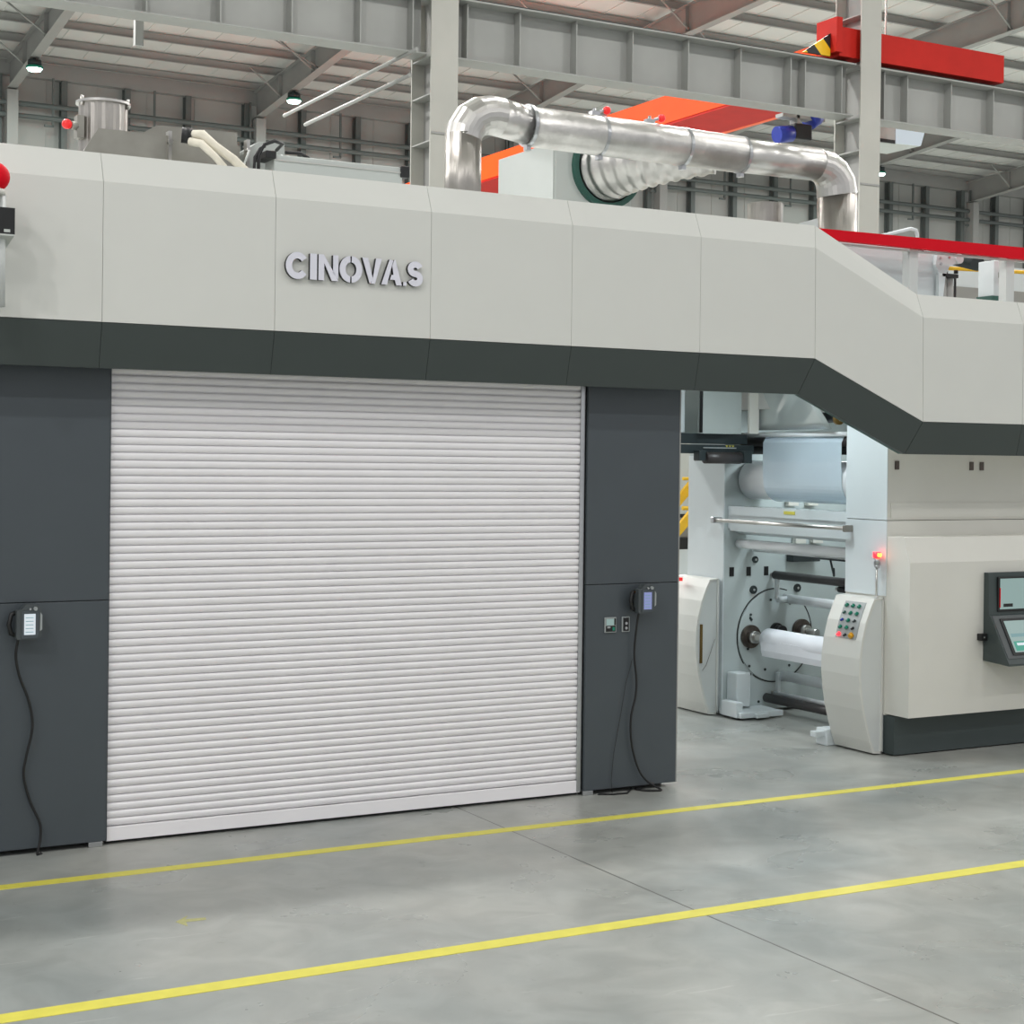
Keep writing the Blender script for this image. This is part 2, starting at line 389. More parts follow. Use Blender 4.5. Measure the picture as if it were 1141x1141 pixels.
# portal legs
def leg(x0, x1, feet):
    for z0, z1 in ((.035, 1.566), (1.571, 3.05)):
        put('leg_panel', MB().box(x0, x1, 0, .03, z0, z1, .003), SLATE, en)
    put('leg_body', MB().box(x0+.01, x1-.005, .03, 2.9, .04, 3.04), SLATE, en)
    put('plinth', MB().box(x0+.03, x1-.06, .12, 2.8, 0, .04), BLACK, en)
    for f in feet: put('levelling_foot', MB().box(f-.05, f+.04, .005, .1, 0, .033, .004), ALU, en)
leg(-.5, 2.708, [2.65]); leg(6.27, 7.1, [6.315])
put('leg_return', MB().box(7.09, 7.1, -.002, .035, .035, 3.05), STRUCD, en)
put('upper_housing', MB().box(-.5, 7.1, .1, 2.95, 3.06, 4.3), WHITE2, en)
put('overhead_web_housing', MB().box(7.11, 9.2, .9, 4.2, 3.62, 4.3), WHITE2, en)
# roller shutter
cur = MB(); z0, n, p = .115, 59, .0499
secs = []
prof = [(.062, .0), (.062, .0035), (.047, .004), (.0405, .014), (.0375, .026), (.038, .036), (.042, .042), (.050, .0465), (.062, .0475), (.062, .0499)]
pts = []
for i in range(n):
    for (y, dz) in prof[:-1]: pts.append((y, z0+i*p+dz))
pts.append((.055, z0+n*p)); pts += [(.075, z0+n*p), (.075, z0)]
cur.prism(pts, 2.715, 6.262, 'x')
sh = put('roller_shutter', cur, SHUT, en)
put('bottom_bar', MB().box(2.72, 6.255, .032, .078, .022, .112, .004), SHUT, sh)
put('guide_rail', MB().box(6.222, 6.266, .028, .037, .03, 3.055).box(6.258, 6.266, .028, .1, .03, 3.055), ALU, sh)
put('guide_rail', MB().box(2.712, 2.72, .02, .1, .03, 3.055), SLATE, sh)
put('opening_backer', MB().box(2.72, 6.26, .085, .12, .0, 3.04), BLACK, en)

# raised lettering
def arcpts(cx, cz, rx, rz, a0, a1, n=14): return [(cx+rx*cos(R(a0+(a1-a0)*i/n)), cz+rz*sin(R(a0+(a1-a0)*i/n))) for i in range(n+1)]
def arcband(cx, cz, rx, rz, w, a0, a1, n=16): return arcpts(cx, cz, rx, rz, a0, a1, n)+arcpts(cx, cz, rx-w, rz-w, a1, a0, n)
Zb, Zt = 3.655, 3.825
H = Zt-Zb; zc = (Zb+Zt)/2; W = .042
L = {}
L['C'] = (3.757, .152, lambda x, w: [arcband(x+w/2, zc, w/2+.004, H/2+.003, W, 38, 322, 22)])
L['I'] = (3.921, .048, lambda x, w: [[(x, Zb), (x+w, Zb), (x+w, Zt), (x, Zt)]])
L['N'] = (3.980, .140, lambda x, w: [[(x, Zb), (x+.04, Zb), (x+.04, Zt-.055), (x+w-.046, Zb), (x+w-.003, Zb), (x+w-.003, Zb+.01), (x+.036, Zt), (x, Zt)], [(x+w-.037, Zb+.055), (x+w, Zb+.012), (x+w, Zt), (x+w-.037, Zt)]])
L['O'] = (4.132, .156, lambda x, w: [arcband(x+w/2-.003, zc, w/2, H/2+.003, W, 92, 268, 16), arcband(x+w/2+.003, zc, w/2, H/2+.003, W, -88, 88, 16)])
L['V'] = (4.291, .142, lambda x, w: [[(x, Zt), (x+.042, Zt), (x+w/2+.006, Zb+.035), (x+w/2-.012, Zb), (x+w/2-.016, Zb)], [(x+w/2-.008, Zb), (x+w/2+.022, Zb), (x+w, Zt), (x+w-.042, Zt), (x+w/2+.008, Zb+.045)]])
L['A'] = (4.431, .150, lambda x, w: [[(x, Zb), (x+.04, Zb), (x+w/2+.01, Zt-.006), (x+w/2-.016, Zt)], [(x+w/2+.014, Zt-.01), (x+w/2+.02, Zt), (x+w/2+.026, Zt), (x+w, Zb), (x+w-.04, Zb), (x+w-.052, Zb+.035), (x+.062, Zb+.035), (x+.074, Zb+.068), (x+w-.062, Zb+.068), (x+w/2+.004, Zt-.04)]])
L['.'] = (4.592, .024, lambda x, w: [[(x, Zb), (x+w, Zb), (x+w, Zb+.026), (x, Zb+.026)]])
def S_(x, w):
    r = H/4+.0105; c1, c2 = Zt-r, Zb+r; cx = x+w/2
    a = arcpts(cx, c1, w/2, r, 25, 270, 14); b = arcpts(cx, c2, w/2-W*.98, r-W*.98, 90, -155, 12)
    o = arcpts(cx, c2, w/2, r, -155, 90, 14); i = arcpts(cx, c1, w/2-W*.98, r-W*.98, 270, 25, 12)
    # centreline S swept with a constant width
    cl = arcpts(cx, c1+0.0, w/2-W/2, r-W/2, 20, 270, 14)[:]
    cl += arcpts(cx, c2, w/2-W/2, r-W/2, 90, -160, 14)[1:]
    P = [V((q[0], q[1])) for q in cl]; Lf, Rt = [], []
    for k, q in enumerate(P):
        d = (P[min(k+1, len(P)-1)]-P[max(k-1, 0)]).normalized(); nrm = V((-d.y, d.x))*W/2
        Lf.append(tuple(q+nrm)); Rt.append(tuple(q-nrm))
    return [Lf+Rt[::-1]]
L['S'] = (4.624, .114, S_)
sign = put('lettering_mount', MB().box(3.8, 4.7, -.301, -.300, 3.735, 3.745), WHITE, en)
for ch, (x, w, fn) in L.items():
    m = MB()
    for poly in fn(x, w):
        m.mi = 1; m.prism(poly, -.330, -.301)
        m.mi = 0; m.prism([(a, b) for a, b in poly], -.333, -.3301)
    m.mi = 0
    put('letter', m, [LETTER, LETSIDE], sign)

# small modules on the right portal leg
mo = put('display_module', MB().box(6.427, 6.531, -.012, -.0005, 1.206, 1.322, .004), CTRLG, en)
put('display', MB().box(6.443, 6.508, -.0145, -.012, 1.262, 1.308), E_SCR, mo)
put('keypad', MB().box(6.437, 6.522, -.0135, -.012, 1.214, 1.258).box(6.51, 6.524, -.0135, -.012, 1.262, 1.312), BLACK, mo)
put('green_key', MB().box(6.495, 6.515, -.0155, -.0135, 1.222, 1.247), GREENP, mo)
put('white_key', MB().box(6.448, 6.475, -.0155, -.0135, 1.24, 1.254), ALU, mo)
so = put('switch_plate', MB().box(6.58, 6.65, -.012, -.0005, 1.206, 1.322, .004), CTRLG, en)
put('switch_recess', MB().box(6.590, 6.640, -.0135, -.012, 1.214, 1.314), BLACK, so)
for z in (1.236, 1.272): put('key', MB().cyl((6.615, -.02, z), (6.615, -.0135, z), .011, 12), ALU, so)

# hand-held controllers hanging on the legs
def controller(x0, z0, scr, label, cable, thin=None, w=.155):
    t = thing('handheld_controller', (x0, -.06, z0), label, 'controller', 'hand-held controllers')
    h = .215; y0, y1 = -.12, -.055
    out = [(x0, z0+.01), (x0+.01, z0), (x0+w-.03, z0), (x0+w-.006, z0+.02), (x0+w, z0+.06), (x0+w, z0+.15), (x0+w-.012, z0+.195), (x0+w-.035, z0+h), (x0+.055, z0+h), (x0+.03, z0+.185), (x0, z0+.18)]
    b = put('body', MB().prism(out, y0, y1), CTRL, t)
    put('front_bezel', MB().prism([(x0+.028, z0+.008), (x0+w-.035, z0+.008), (x0+w-.02, z0+.03), (x0+w-.02, z0+.17), (x0+w-.03, z0+.19), (x0+.028, z0+.175)], y0-.006, y0), SLATE, t)
    put('screen', MB().box(x0+.044, x0+.112, y0-.0085, y0-.006, z0+.03, z0+.158), scr, t)
    ln = MB()
    for k in range(5): ln.box(x0+.052, x0+.1, y0-.0095, y0-.0085, z0+.045+k*.022, z0+.049+k*.022)
    put('screen_rows', ln, E_TEALP, t)
    put('grip_side', MB().prism([(x0+w-.016, z0+.05), (x0+w-.002, z0+.06), (x0+w-.002, z0+.15), (x0+w-.014, z0+.165)], y0-.008, y0), CTRLG, t)
    put('rotary_knob', MB().cyl((x0+w-.045, y0-.02, z0+.19), (x0+w-.045, y0, z0+.19), .012, 14), CTRLG, t)
    put('enabling_key', MB().cyl((x0+w-.075, y0-.012, z0+.188), (x0+w-.075, y0, z0+.188), .007, 10), ALU, t)
    put('hand_strap', MB().tube([(x0+.01, -.06, z0+.165), (x0-.02, -.062, z0+.15), (x0-.035, -.065, z0+.09), (x0-.02, -.062, z0+.035), (x0+.01, -.06, z0+.02)], .014, 10), BLACK, t)
    put('wall_bracket', MB().box(x0+.02, x0+.1, -.055, -.001, z0+.06, z0+.16), BLACK, t)
    # smooth cable
    P = [V(c) for c in cable]; sm = []
    for i in range(len(P)-1):
        p0, p1, p2, p3 = P[max(i-1, 0)], P[i], P[i+1], P[min(i+2, len(P)-1)]
        for s in range(6):
            u = s/6; sm.append(.5*((2*p1)+(p2-p0)*u+(2*p0-5*p1+4*p2-p3)*u*u+(3*p1-p0-3*p2+p3)*u**3))
    sm.append(P[-1])
    put('cable', MB().tube(sm, .0085, 8), BLACK, t)
    if thin: put('thin_wire', MB().tube(thin, .002, 5), BLACK, t)
    return t
controller(2.115, 1.352, E_SCRW, 'dark hand-held controller with white screen hanging on the left portal leg',
    [(2.135, -.08, 1.36), (2.125, -.06, 1.25), (2.15, -.05, 1.12), (2.21, -.04, .96), (2.234, -.04, .80), (2.20, -.035, .62), (2.186, -.03, .50), (2.225, -.03, .34), (2.285, -.035, .2), (2.29, -.04, .1), (2.27, -.05, .008), (2.3, -.03, .008)])
controller(6.655, 1.352, E_SCRL, 'dark hand-held controller with lilac screen hanging on the right portal leg',
    [(6.685, -.08, 1.36), (6.68, -.05, 1.2), (6.675, -.04, 1.03), (6.697, -.04, .85), (6.69, -.04, .72), (6.655, -.035, .56), (6.668, -.03, .36), (6.725, -.04, .17), (6.80, -.06, .07), (6.89, -.1, .012), (6.83, -.1, .009), (6.76, -.05, .009), (6.74, .02, .009)],
    [(6.675, -.015, 1.0), (6.62, -.012, .82), (6.58, -.012, .6), (6.52, -.012, .3), (6.5, -.012, .1), (6.5, -.03, .004), (6.62, -.06, .004)])
put('loose_cable', MB().tube([(6.38, -.02, .008), (6.48, -.07, .008), (6.6, -.08, .008), (6.66, -.02, .008), (6.72, .05, .008)], .007, 8), BLACK, loc=(6.5, -.05, 0),
    label='short loose black cable on the floor under the right portal leg', cat='cable', kind='thing')

# siren light and speaker at the left edge
wl = thing('warning_beacon', (1.88, -.6, 4.0), 'large round red warning beacon cut by the left edge', 'warning light')
put('dome', MB().sphere((1.865, -.6, 4.092), .085, 24), RED, wl)
put('collar', MB().cyl((1.865, -.6, 3.99), (1.865, -.6, 4.02), .06, 20), BEIGE, wl)
put('post', MB().cyl((1.9, -.52, 3.35), (1.9, -.52, 4.0), .045, 20), WHITE2, wl)
put('bracket', MB().box(1.80, 1.94, -.52, -.3, 3.98, 4.0).box(1.86, 1.94, -.52, -.3, 3.4, 3.43), WHITE2, wl)
sp = thing('black_box', (1.86, -.6, 3.75), 'black box with a small white label below the red beacon', 'box')
put('case', MB().box(1.62, 1.977, -.62, -.5, 3.765, 3.918), BLACK, sp)
put('lower_shade', MB().prism([(-.62, 3.765), (-.5, 3.765), (-.305, 3.70), (-.305, 3.69), (-.62, 3.755)], 1.62, 1.973, 'x'), CABINET, sp)
put('sticker', MB().box(1.915, 1.95, -.623, -.62, 3.775, 3.792), CABINET, sp)
put('arm', MB().box(1.7, 1.85, -.5, -.301, 3.8, 3.86), BLACK, sp)

# ------------------------------------------------------------------ equipment on the roof of the press
sp1 = thing('exhaust_stack', (3.03, 1.5, 4.3), 'ribbed stainless exhaust stub with red knob on top of the press at left', 'exhaust stack')
sg = 40; st_ = []
for z in (4.3, 4.62, 4.9, 5.03):
    st_.append([(3.03+(.168+.006*(j % 2))*cos(2*pi*j/sg), 1.5+(.168+.006*(j % 2))*sin(2*pi*j/sg), z) for j in range(sg)])
put('stack', MB().loft(st_), STEELV, sp1)
put('top_flange', MB().ring((3.03, 1.5, 5.035), 'z', .15, .195, .018, 32), STEEL, sp1)
for a in (30, 100, 200, 330): put('flange_bolt', MB().cyl((3.03+.18*cos(R(a)), 1.5+.18*sin(R(a)), 5.0), (3.03+.18*cos(R(a)), 1.5+.18*sin(R(a)), 5.07), .012, 8), STEEL, sp1)
put('side_pipe', MB().cyl((2.87, 1.45, 4.84), (2.77, 1.4, 4.84), .03, 12).box(2.82, 2.87, 1.40, 1.5, 4.76, 4.92), GALV, sp1)
put('red_knob', MB().sphere((2.745, 1.4, 4.845), .036, 16), E_REDK, sp1)
hd = thing('sheet_metal_hood', (3.4, 1.2, 4.3), 'low galvanised sheet hood behind the ivory top edge beside the exhaust stub', 'hood')
put('front_sheet', MB().prism([(2.74, 4.5), (2.92, 4.8), (3.42, 4.8), (3.42, 4.5)], 1.2, 1.22).box(2.74, 3.42, 1.2, 1.3, 4.3, 4.55), GALV, hd)
put('side_duct', MB().box(3.45, 3.98, 1.25, 2.2, 4.3, 4.79), GALV, hd)
put('raised_cover', MB().prism([(3.22, 4.8), (3.46, 4.95), (4.08, 4.96), (4.08, 4.85), (3.5, 4.85)], 1.6, 1.63).box(3.44, 4.08, 1.63, 2.2, 4.80, 4.94), GALV, hd)
for x in (3.43, 4.02): put('clamp_bar', MB().box(x-.012, x+.012, 1.17, 1.24, 4.5, 4.83).cyl((x, 1.15, 4.75), (x, 1.2, 4.75), .018, 8).cyl((x, 1.15, 4.6), (x, 1.2, 4.6), .018, 8), STEEL, hd)
hs = thing('sleeved_hose', (3.55, .9, 4.7), 'cream sleeved hose pair sloping out of a black socket', 'hose')
put('socket', MB().cyl((3.46, 1.0, 4.775), (3.53, .98, 4.77), .055, 18), BLACK, hs)
put('sleeve', MB().tube([(3.52, .97, 4.775), (3.58, .9, 4.77), (3.66, .85, 4.69), (3.78, .8, 4.6), (3.9, .8, 4.5), (3.95, .8, 4.35)], [.036, .036, .032, .032, .032, .032], 12), CLOTH, hs)
put('sleeve', MB().tube([(3.5, .93, 4.72), (3.56, .86, 4.7), (3.64, .8, 4.61), (3.7, .78, 4.54), (3.75, .78, 4.35)], [.03, .028, .025, .025, .025], 12), CLOTH, hs)
jb = thing('junction_cabinet', (4.2, 1.1, 4.3), 'small grey slant-topped box with black cables behind the ivory top edge', 'cabinet')
put('case', MB().prism([(4.03, 4.3), (4.03, 4.77), (4.13, 4.84), (4.33, 4.85), (4.33, 4.3)], 1.25, 1.5), CABINET, jb)
put('cable', MB().tube([(4.02, .95, 4.5), (4.02, .95, 4.68), (4.06, .95, 4.76), (4.14, .95, 4.795), (4.22, 1.0, 4.79), (4.25, 1.2, 4.78)], .013, 8), BLACK, jb)
put('cable', MB().tube([(3.98, .95, 4.4), (3.99, .95, 4.66), (4.03, .95, 4.73), (4.07, .95, 4.75)], .011, 8), BLACK, jb)
put('cable', MB().tube([(3.93, .95, 4.4), (3.91, .95, 4.6), (3.95, .95, 4.71)], .008, 8), CABINET, jb)
put('cable', MB().tube([(4.3, 1.15, 4.76), (4.42, 1.15, 4.765), (4.5, 1.15, 4.73), (4.55, 1.15, 4.6)], .013, 8), BLACK, jb)
lb = thing('linear_guide_cover', (4.7, 1, 4.3), 'long low pale grey cover with black end caps on the press roof', 'cover')
put('cover', MB().box(4.14, 5.17, .95, 1.15, 4.35, 4.70, .006), CABINET, lb)
put('cover_lip', MB().box(4.14, 5.17, .94, .95, 4.655, 4.665), GAP, lb)
put('end_cap', MB().box(4.07, 4.15, .93, 1.16, 4.665, 4.72, .006), BLACK, lb)
put('end_cap', MB().box(5.15, 5.22, .93, 1.16, 4.625, 4.71, .006), BLACK, lb)
put('stand', MB().box(4.2, 4.3, 1., 1.1, 4.3, 4.4).box(5., 5.1, 1., 1.1, 4.3, 4.4), CABINET, lb)

# silver duct
du = thing('silver_duct', (5.96, 1.5, 4.3), 'large polished silver duct arching over the press roof', 'duct')
Y = 1.5
put('left_riser', MB().cyl((5.962, Y, 4.3), (5.962, Y, 5.13), .150, 32), STEELV, du)
put('left_elbow', MB().tube([(5.962, Y, 5.10), (5.975, Y, 5.16), (6.03, Y, 5.245), (6.115, Y, 5.297), (6.21, Y, 5.315), (6.30, Y, 5.308)], [.151, .152, .154, .157, .16, .162], 28, smooth=False), STEEL, du)
put('left_run', MB().tube([(6.26, Y, 5.312), (6.56, Y, 5.268)], [.160, .156], 32), STEEL, du)
put('insulated_run', MB().tube([(6.56, Y, 5.262), (7.6, Y, 5.258), (8.75, Y, 5.248)], [.167, .168, .163], 36), FOIL, du)
put('right_run', MB().tube([(8.75, Y, 5.24), (9.62, Y, 5.245)], [.15, .15], 32), STEEL, du)
el = [(9.62, Y, 5.245)]+[(9.62+.245*sin(a), Y, 5.0+.245*cos(a)) for a in (R(22), R(45), R(68))]+[(9.865, Y, 4.98)]
put('right_elbow', MB().tube(el, [.15, .16, .172, .182, .188], 28, smooth=False), STEEL, du)
put('right_riser', MB().cyl((9.866, Y, 4.99), (9.866, Y, 3.56), .183, 32), STEELV, du)
for x, z, r in ((6.56, 5.268, .178), (7.26, 5.26, .176), (8.12, 5.254, .172), (8.75, 5.245, .168)):
    c = put('clamp_ring', MB().ring((x, Y, z), 'x', r-.02, r, .03, 32), ALU, du)
    put('clamp_lug', MB().box(x-.02, x+.02, Y-.03, Y+.03, z-r-.03, z-r+.01), ALU, c)
for x, z in ((7.27, 5.44), (7.83, 5.435)):
    put('valve', MB().box(x-.1, x-.02, Y-.03, Y+.03, z-.03, z+.02).cyl((x-.06, Y, z-.02), (x-.06, Y, z+.05), .014, 8).cyl((x-.02, Y-.02, z+.02), (x+.02, Y-.03, z+.03), .014, 8), ALU, du)
    put('red_knob', MB().sphere((x+.045, Y-.03, z+.035), .036, 16), E_REDK, du)

# fan cabinet with flexible hose
fc = thing('fan_cabinet', (8.1, 3.5, 4.2), 'pale grey fan cabinet behind the silver duct with round green-rimmed opening', 'cabinet')
put('case', MB().box(7.68, 8.56, 3.0, 4.09, 4.302, 5.5), CABINET, fc)
put('front_door', MB().box(7.70, 8.54, 2.985, 3.0, 4.3, 5.45), CABINET, fc)
put('opening_rim', MB().ring((8.26, 2.96, 5.30), 'y', .335, .385, .06, 40), DGREEN, fc)
put('opening_dark', MB().cyl((8.26, 2.975, 5.30), (8.26, 2.984, 5.30), .335, 32), BLACK, fc)
fh = thing('flexible_hose', (8.3, 2.8, 5.3), 'crumpled silver flexible hose leaving the fan cabinet', 'hose')
P = []; rs = []
for i in range(41):
    t = i/40; P.append((8.265+.62*t**1.7, 2.982-.9*t, 5.30+.06*t)); rs.append(.325*(1-.42*t)*(1 if i % 4 < 2 else .93))
put('hose', MB().tube(P, rs, 28), FOIL, fh)
put('stack_stub', MB().loft([[(9.42+.165*cos(2*pi*j/32), 2.+.165*sin(2*pi*j/32), z) for j in range(32)] for z in (4.3, 4.93)]), STEELV, loc=(9.42, 2, 4.3),
    label='short stainless stub seen left of the right duct riser', cat='exhaust stack', kind='thing')
rk = thing('red_tipped_valve', (9.72, 2.2, 4.3), 'small valve with round red tip beside the short stainless stub', 'valve')
put('stem', MB().cyl((9.72, 2.3, 4.3), (9.72, 2.3, 4.93), .02, 8), ALU, rk)
put('red_knob', MB().sphere((9.72, 2.28, 4.95), .036), E_REDK, rk)
wh = thing('white_bracket', (8.55, .6, 4.3), 'small white angled bracket at the start of the red beam', 'bracket')
put('plate', MB().prism([(8.62, 4.4), (8.62, 4.5), (8.82, 4.56), (8.83, 4.4)], .5, .52), WHITE2, wh)
put('foot', MB().box(8.6, 8.85, .5, .795, 4.36, 4.42), WHITE2, wh)

# ------------------------------------------------------------------ rewinding unit (right)
un = thing('winding_unit', (11, 1.5, 0), 'pale winding station of the press with twin side frames and rollers', 'machine')
ff = put('front_frame', MB().box(9.49, 13, .34, .87, .34, 2.005).box(9.49, 13, .34, .87, 2.011, 3.55), BEIGE, un)
put('frame_side_panel', MB().box(9.482, 9.49, .342, .868, 1.36, 2.005).box(9.482, 9.49, .342, .868, 2.011, 3.2), COOL, ff)
for x in (9.585, 10.45, 10.573):
    put('latch', MB().box(x-.022, x+.022, .328, .34, 2.445, 2.52, .003), HUBM, ff)
put('upper_cover', MB().box(9.52, 13, .33, .34, 2.03, 2.16), BEIGE, ff)
ho = put('front_housing', MB().prism([(.34, .352), (.055, .352), (.055, 1.66), (.135, 1.872), (.34, 1.872)], 9.492, 13, 'x'), BEIGE, un)
put('base', MB().box(9.5, 13, .235, .87, .012, .34), BASE, un)
put('base_gap', MB().box(9.56, 13, .3, .85, 0, .012), BLACK, un)
bf = put('back_frame', MB().box(9.49, 13, 2.67, 3.28, .03, 2.75), PLATE, un)
put('frame_end_panel', MB().box(9.478, 9.49, 2.672, 3.278, .05, 2.55), COOL, bf)
for x in (9.577, 9.785, 10.002):
    put('square_hole', MB().box(x-.026, x+.026, 2.664, 2.67, 1.365, 1.455), BLACK, bf)
for x, z, r in ((9.861, 1.525, .034), (9.843, 1.226, .042), (10.395, 1.229, .042)):
    k = put('round_port', MB().cyl((x, 2.655, z), (x, 2.67, z), r, 20), DARK, bf)
    put('port_centre', MB().cyl((x+.004, 2.650, z), (x+.004, 2.655, z), .012, 10), ALU, k)
put('turret_groove', MB().ring((10.12, 2.667, .765), 'y', .462, .472, .006, 64, R(72), R(215)).ring((10.12, 2.667, .765), 'y', .462, .472, .006, 64, R(235), R(325)).ring((10.12, 2.667, .765), 'y', .462, .472, .006, 64, R(-5), R(38)), BLACK, bf)
tu = put('turret_disc', MB().cyl((10.12, 2.66, .765), (10.12, 2.67, .765), .456, 64), PLATE, bf)
for x, z, r, m_ in ((9.806, .764, .115, HUBM), (10.443, .80, .115, HUBM), (10.126, .81, .078, BLACK)):
    h = put('hub', MB().cyl((x, 2.63, z), (x, 2.66, z), r, 32), m_, bf)
    put('spindle', MB().cyl((x, 2.40 if m_ is HUBM else 2.6, z), (x, 2.63, z), .035, 20).cyl((x, 2.55, z), (x, 2.63, z), .06, 20), STEEL if m_ is HUBM else BLACK, h)
for a in (100, 150, 200, 250, 300, 20, 60):
    put('turret_bolt', MB().cyl((10.12+.36*cos(R(a)), 2.655, .765+.36*sin(R(a))), (10.12+.36*cos(R(a)), 2.66, .765+.36*sin(R(a))), .014, 10), DARK, bf)
for x, z in ((9.80, .47), (9.81, .39), (9.82, .93), (9.81, .98), (9.92, .05+.06)):
    put('screw', MB().cyl((x, 2.652, z), (x, 2.66, z), .013, 10), DARK, bf)
put('small_cabinet', MB().box(9.53, 9.70, 2.5, 2.665, .1, .43, .012), COOL, un)
put('floor_bracket', MB().box(9.44, 9.95, 2.3, 2.66, .02, .075, .008).box(9.42, 9.5, 2.35, 2.6, .02, .17, .01).box(9.6, 9.75, 2.26, 2.32, .02, .06, .006), COOL, un)
put('floor_bracket', MB().box(9.30, 9.5, .87, 1.02, .0, .15, .01).box(9.2, 9.32, .9, .98, .08, .13, .006), COOL, un)
# rollers between the frames, all parallel to Y
def roller(x, z, r, m_, y0=.87, y1=2.67, jr=.018, nm='roller', e0=.03, e1=.04):
    o = put(nm, MB().cyl((x, y0+e0, z), (x, y1-e1, z), r, 28), m_, un)
    put('journal', MB().cyl((x, y1-e1, z), (x, y1, z), jr, 12).cyl((x, y0, z), (x, y0+e0, z), jr, 12), STEEL, o)
    return o
roller(9.635, 1.69, .046, ROLLW); roller(9.83, 1.645, .04, ROLLW)
roller(10.07, 1.372, .042, RUBD, e1=.06); roller(10.09, 1.30, .03, BLACK, y1=1.7)
roller(10.22, 1.13, .046, ROLLW); roller(10.16, .366, .050, ROLLW); roller(9.995, .15, .045, RUBD); roller(10.1, .19, .022, ROLLW)
roller(10.60, .86, .12, ROLLW, y1=2.3); roller(10.45, 1.0, .03, DARK, y1=2.2)
roller(9.81, 2.318, .192, ROLLW, jr=.06, nm='impression_drum', e0=.01)
roller(9.60, 2.757, .022, ROLLW); roller(9.68, 2.70, .055, RUBD); roller(9.72, 2.62, .05, BLACK)
roller(9.9, 2.92, .05, DARK)
rg = put('gear', MB().cyl((9.47, .95, 2.885), (9.47, .99, 2.885), .05, 24), BRASS, un)
put('gear_shaft', MB().cyl((9.47, .87, 2.885), (9.47, .95, 2.885), .016, 12), STEEL, rg)
for (x, z0, z1) in ((10.07, 1.13, 1.38), (10.10, .15, .40)):
    put('roller_arm', MB().box(x-.02, x+.02, 2.56, 2.6, z0, z1, .006).cyl((x, 2.57, z0), (x+.12, 2.57, z0), .03, 12), COOL, un)
# cross beam, steel bar
cb = put('cross_beam', MB().prism([(9.52, 1.84), (9.52, 2.06), (9.78, 2.06), (9.78, 1.80), (9.68, 1.78)], .87, 2.66), COOL, un)
put('beam_face', MB().box(9.50, 9.52, .87, 2.6, 1.975, 2.06).box(9.50, 9.52, .87, 2.6, 1.82, 1.90), COOL, cb)
put('yellow_tag', MB().box(9.494, 9.50, 1.60, 1.76, 2.01, 2.04), YELL, cb)
gb = put('guard_bar', MB().cyl((9.4, .80, 1.922), (9.4, 2.72, 1.918), .018, 14), STEEL, un)
put('bar_bracket', MB().box(9.385, 9.482, .77, .80, 1.89, 1.95, .006), GALV, gb)
put('bar_bracket', MB().box(9.37, 9.49, 2.70, 2.75, 1.89, 1.95, .008), ALU, gb)
for (x, y, z0, z1) in ((10.3, 2.6, 2.06, 2.13), (10.55, 2.6, 2.06, 2.13), (10.4, 2.6, 1.68, 1.78), (10.62, 2.6, 1.68, 1.78)):
    put('terminal_block', MB().box(x-.08, x+.05, y, 2.66, z0, z1, .004), BEIGE, un)
put('dark_block', MB().box(10.25, 10.6, 2.56, 2.66, 1.5, 1.58, .004), DARK, un)
put('sensor_arm', MB().cyl((9.8, 1.7, 1.60), (9.8, 1.1, 1.60), .008, 8).cyl((9.8, 1.45, 1.60), (9.82, 1.42, 1.45), .01, 8).cyl((9.82, 1.42, 1.45), (9.78, 1.38, 1.52), .012, 8), DARK, un)
# paper roll on the front turret spindle
pp = thing('paper_roll', (9.84, 1.6, .76), 'white wrinkled paper roll on the left turret spindle', 'paper roll')
secs = []
for k in range(9):
    y = 2.42-k*(2.42-.9)/8; r0 = .108+.004*sin(k*1.7)
    secs.append([(9.845+(r0+.003*sin(3*a+k))*cos(a), y, .758+(r0+.002*sin(2*a+k*2))*sin(a)) for a in [2*pi*q/36 for q in range(36)]])
put('wound_paper', MB().loft(secs, smooth=True), PAPER, pp)
lo_ = MB().prism([(9.738, .76), (9.742, .66), (9.76, .60), (9.765, .60), (9.748, .665), (9.744, .76)], .9, 2.40)
put('loose_sheet', lo_, PAPER, pp)
# web film
fm = thing('film_web', (9.7, 1.6, 2.7), 'pale glossy film running over the white drum between the side frames', 'film')
pr = [(9.70, 2.755), (9.63, 2.735), (9.60, 2.68), (9.598, 2.5), (9.606, 2.318)]+[(9.81+.204*cos(R(a)), 2.318+.204*sin(R(a))) for a in range(190, 300, 10)]
inn = [(x+.004 if i < 5 else 9.81+(x-9.81)*.975, z if i < 5 else 2.318+(z-2.318)*.975) for i, (x, z) in enumerate(pr)]
m = MB()
for y0, y1 in ((1.08, 2.22),): m.prism(pr+inn[::-1], y0, y1)
put('drum_web', m, FILM, fm)
def sheet(a, b, c, d, th=.004):
    q = [V(p) for p in (a, b, c, d)]; nrm = (q[1]-q[0]).cross(q[3]-q[0]).normalized()*th
    return MB().loft([q, [p+nrm for p in q]])
uwm = MB(); secs = []
for i in range(13):
    t = i/12; z = 2.80+.8*t; a = V((9.585-.03*t, 2.3, z)); b = V((9.50-.63*t, 1.10, z)); off = V((.004, .001, .002))
    row = [a.lerp(b, k/10) for k in range(11)]
    secs.append(row+[q+off for q in row[::-1]])
uwm.loft(secs, smooth=True)
put('upper_web', uwm, FILMG, fm)
gl = thing('web_curtain', (9.2, 2.4, 2.76), 'grey reflective web sheet hanging above the dark cross beam', 'film')
put('sheet', MB().box(8.86, 9.36, 2.25, 2.256, 2.76, 3.6), FILMG, gl)
put('pale_panel', MB().box(8.5, 8.82, 2.42, 2.44, 2.77, 3.6), COOL, gl)
put('black_hose', MB().cyl((8.855, 2.2, 2.765), (8.855, 2.2, 3.6), .016, 10), BLACK, gl)
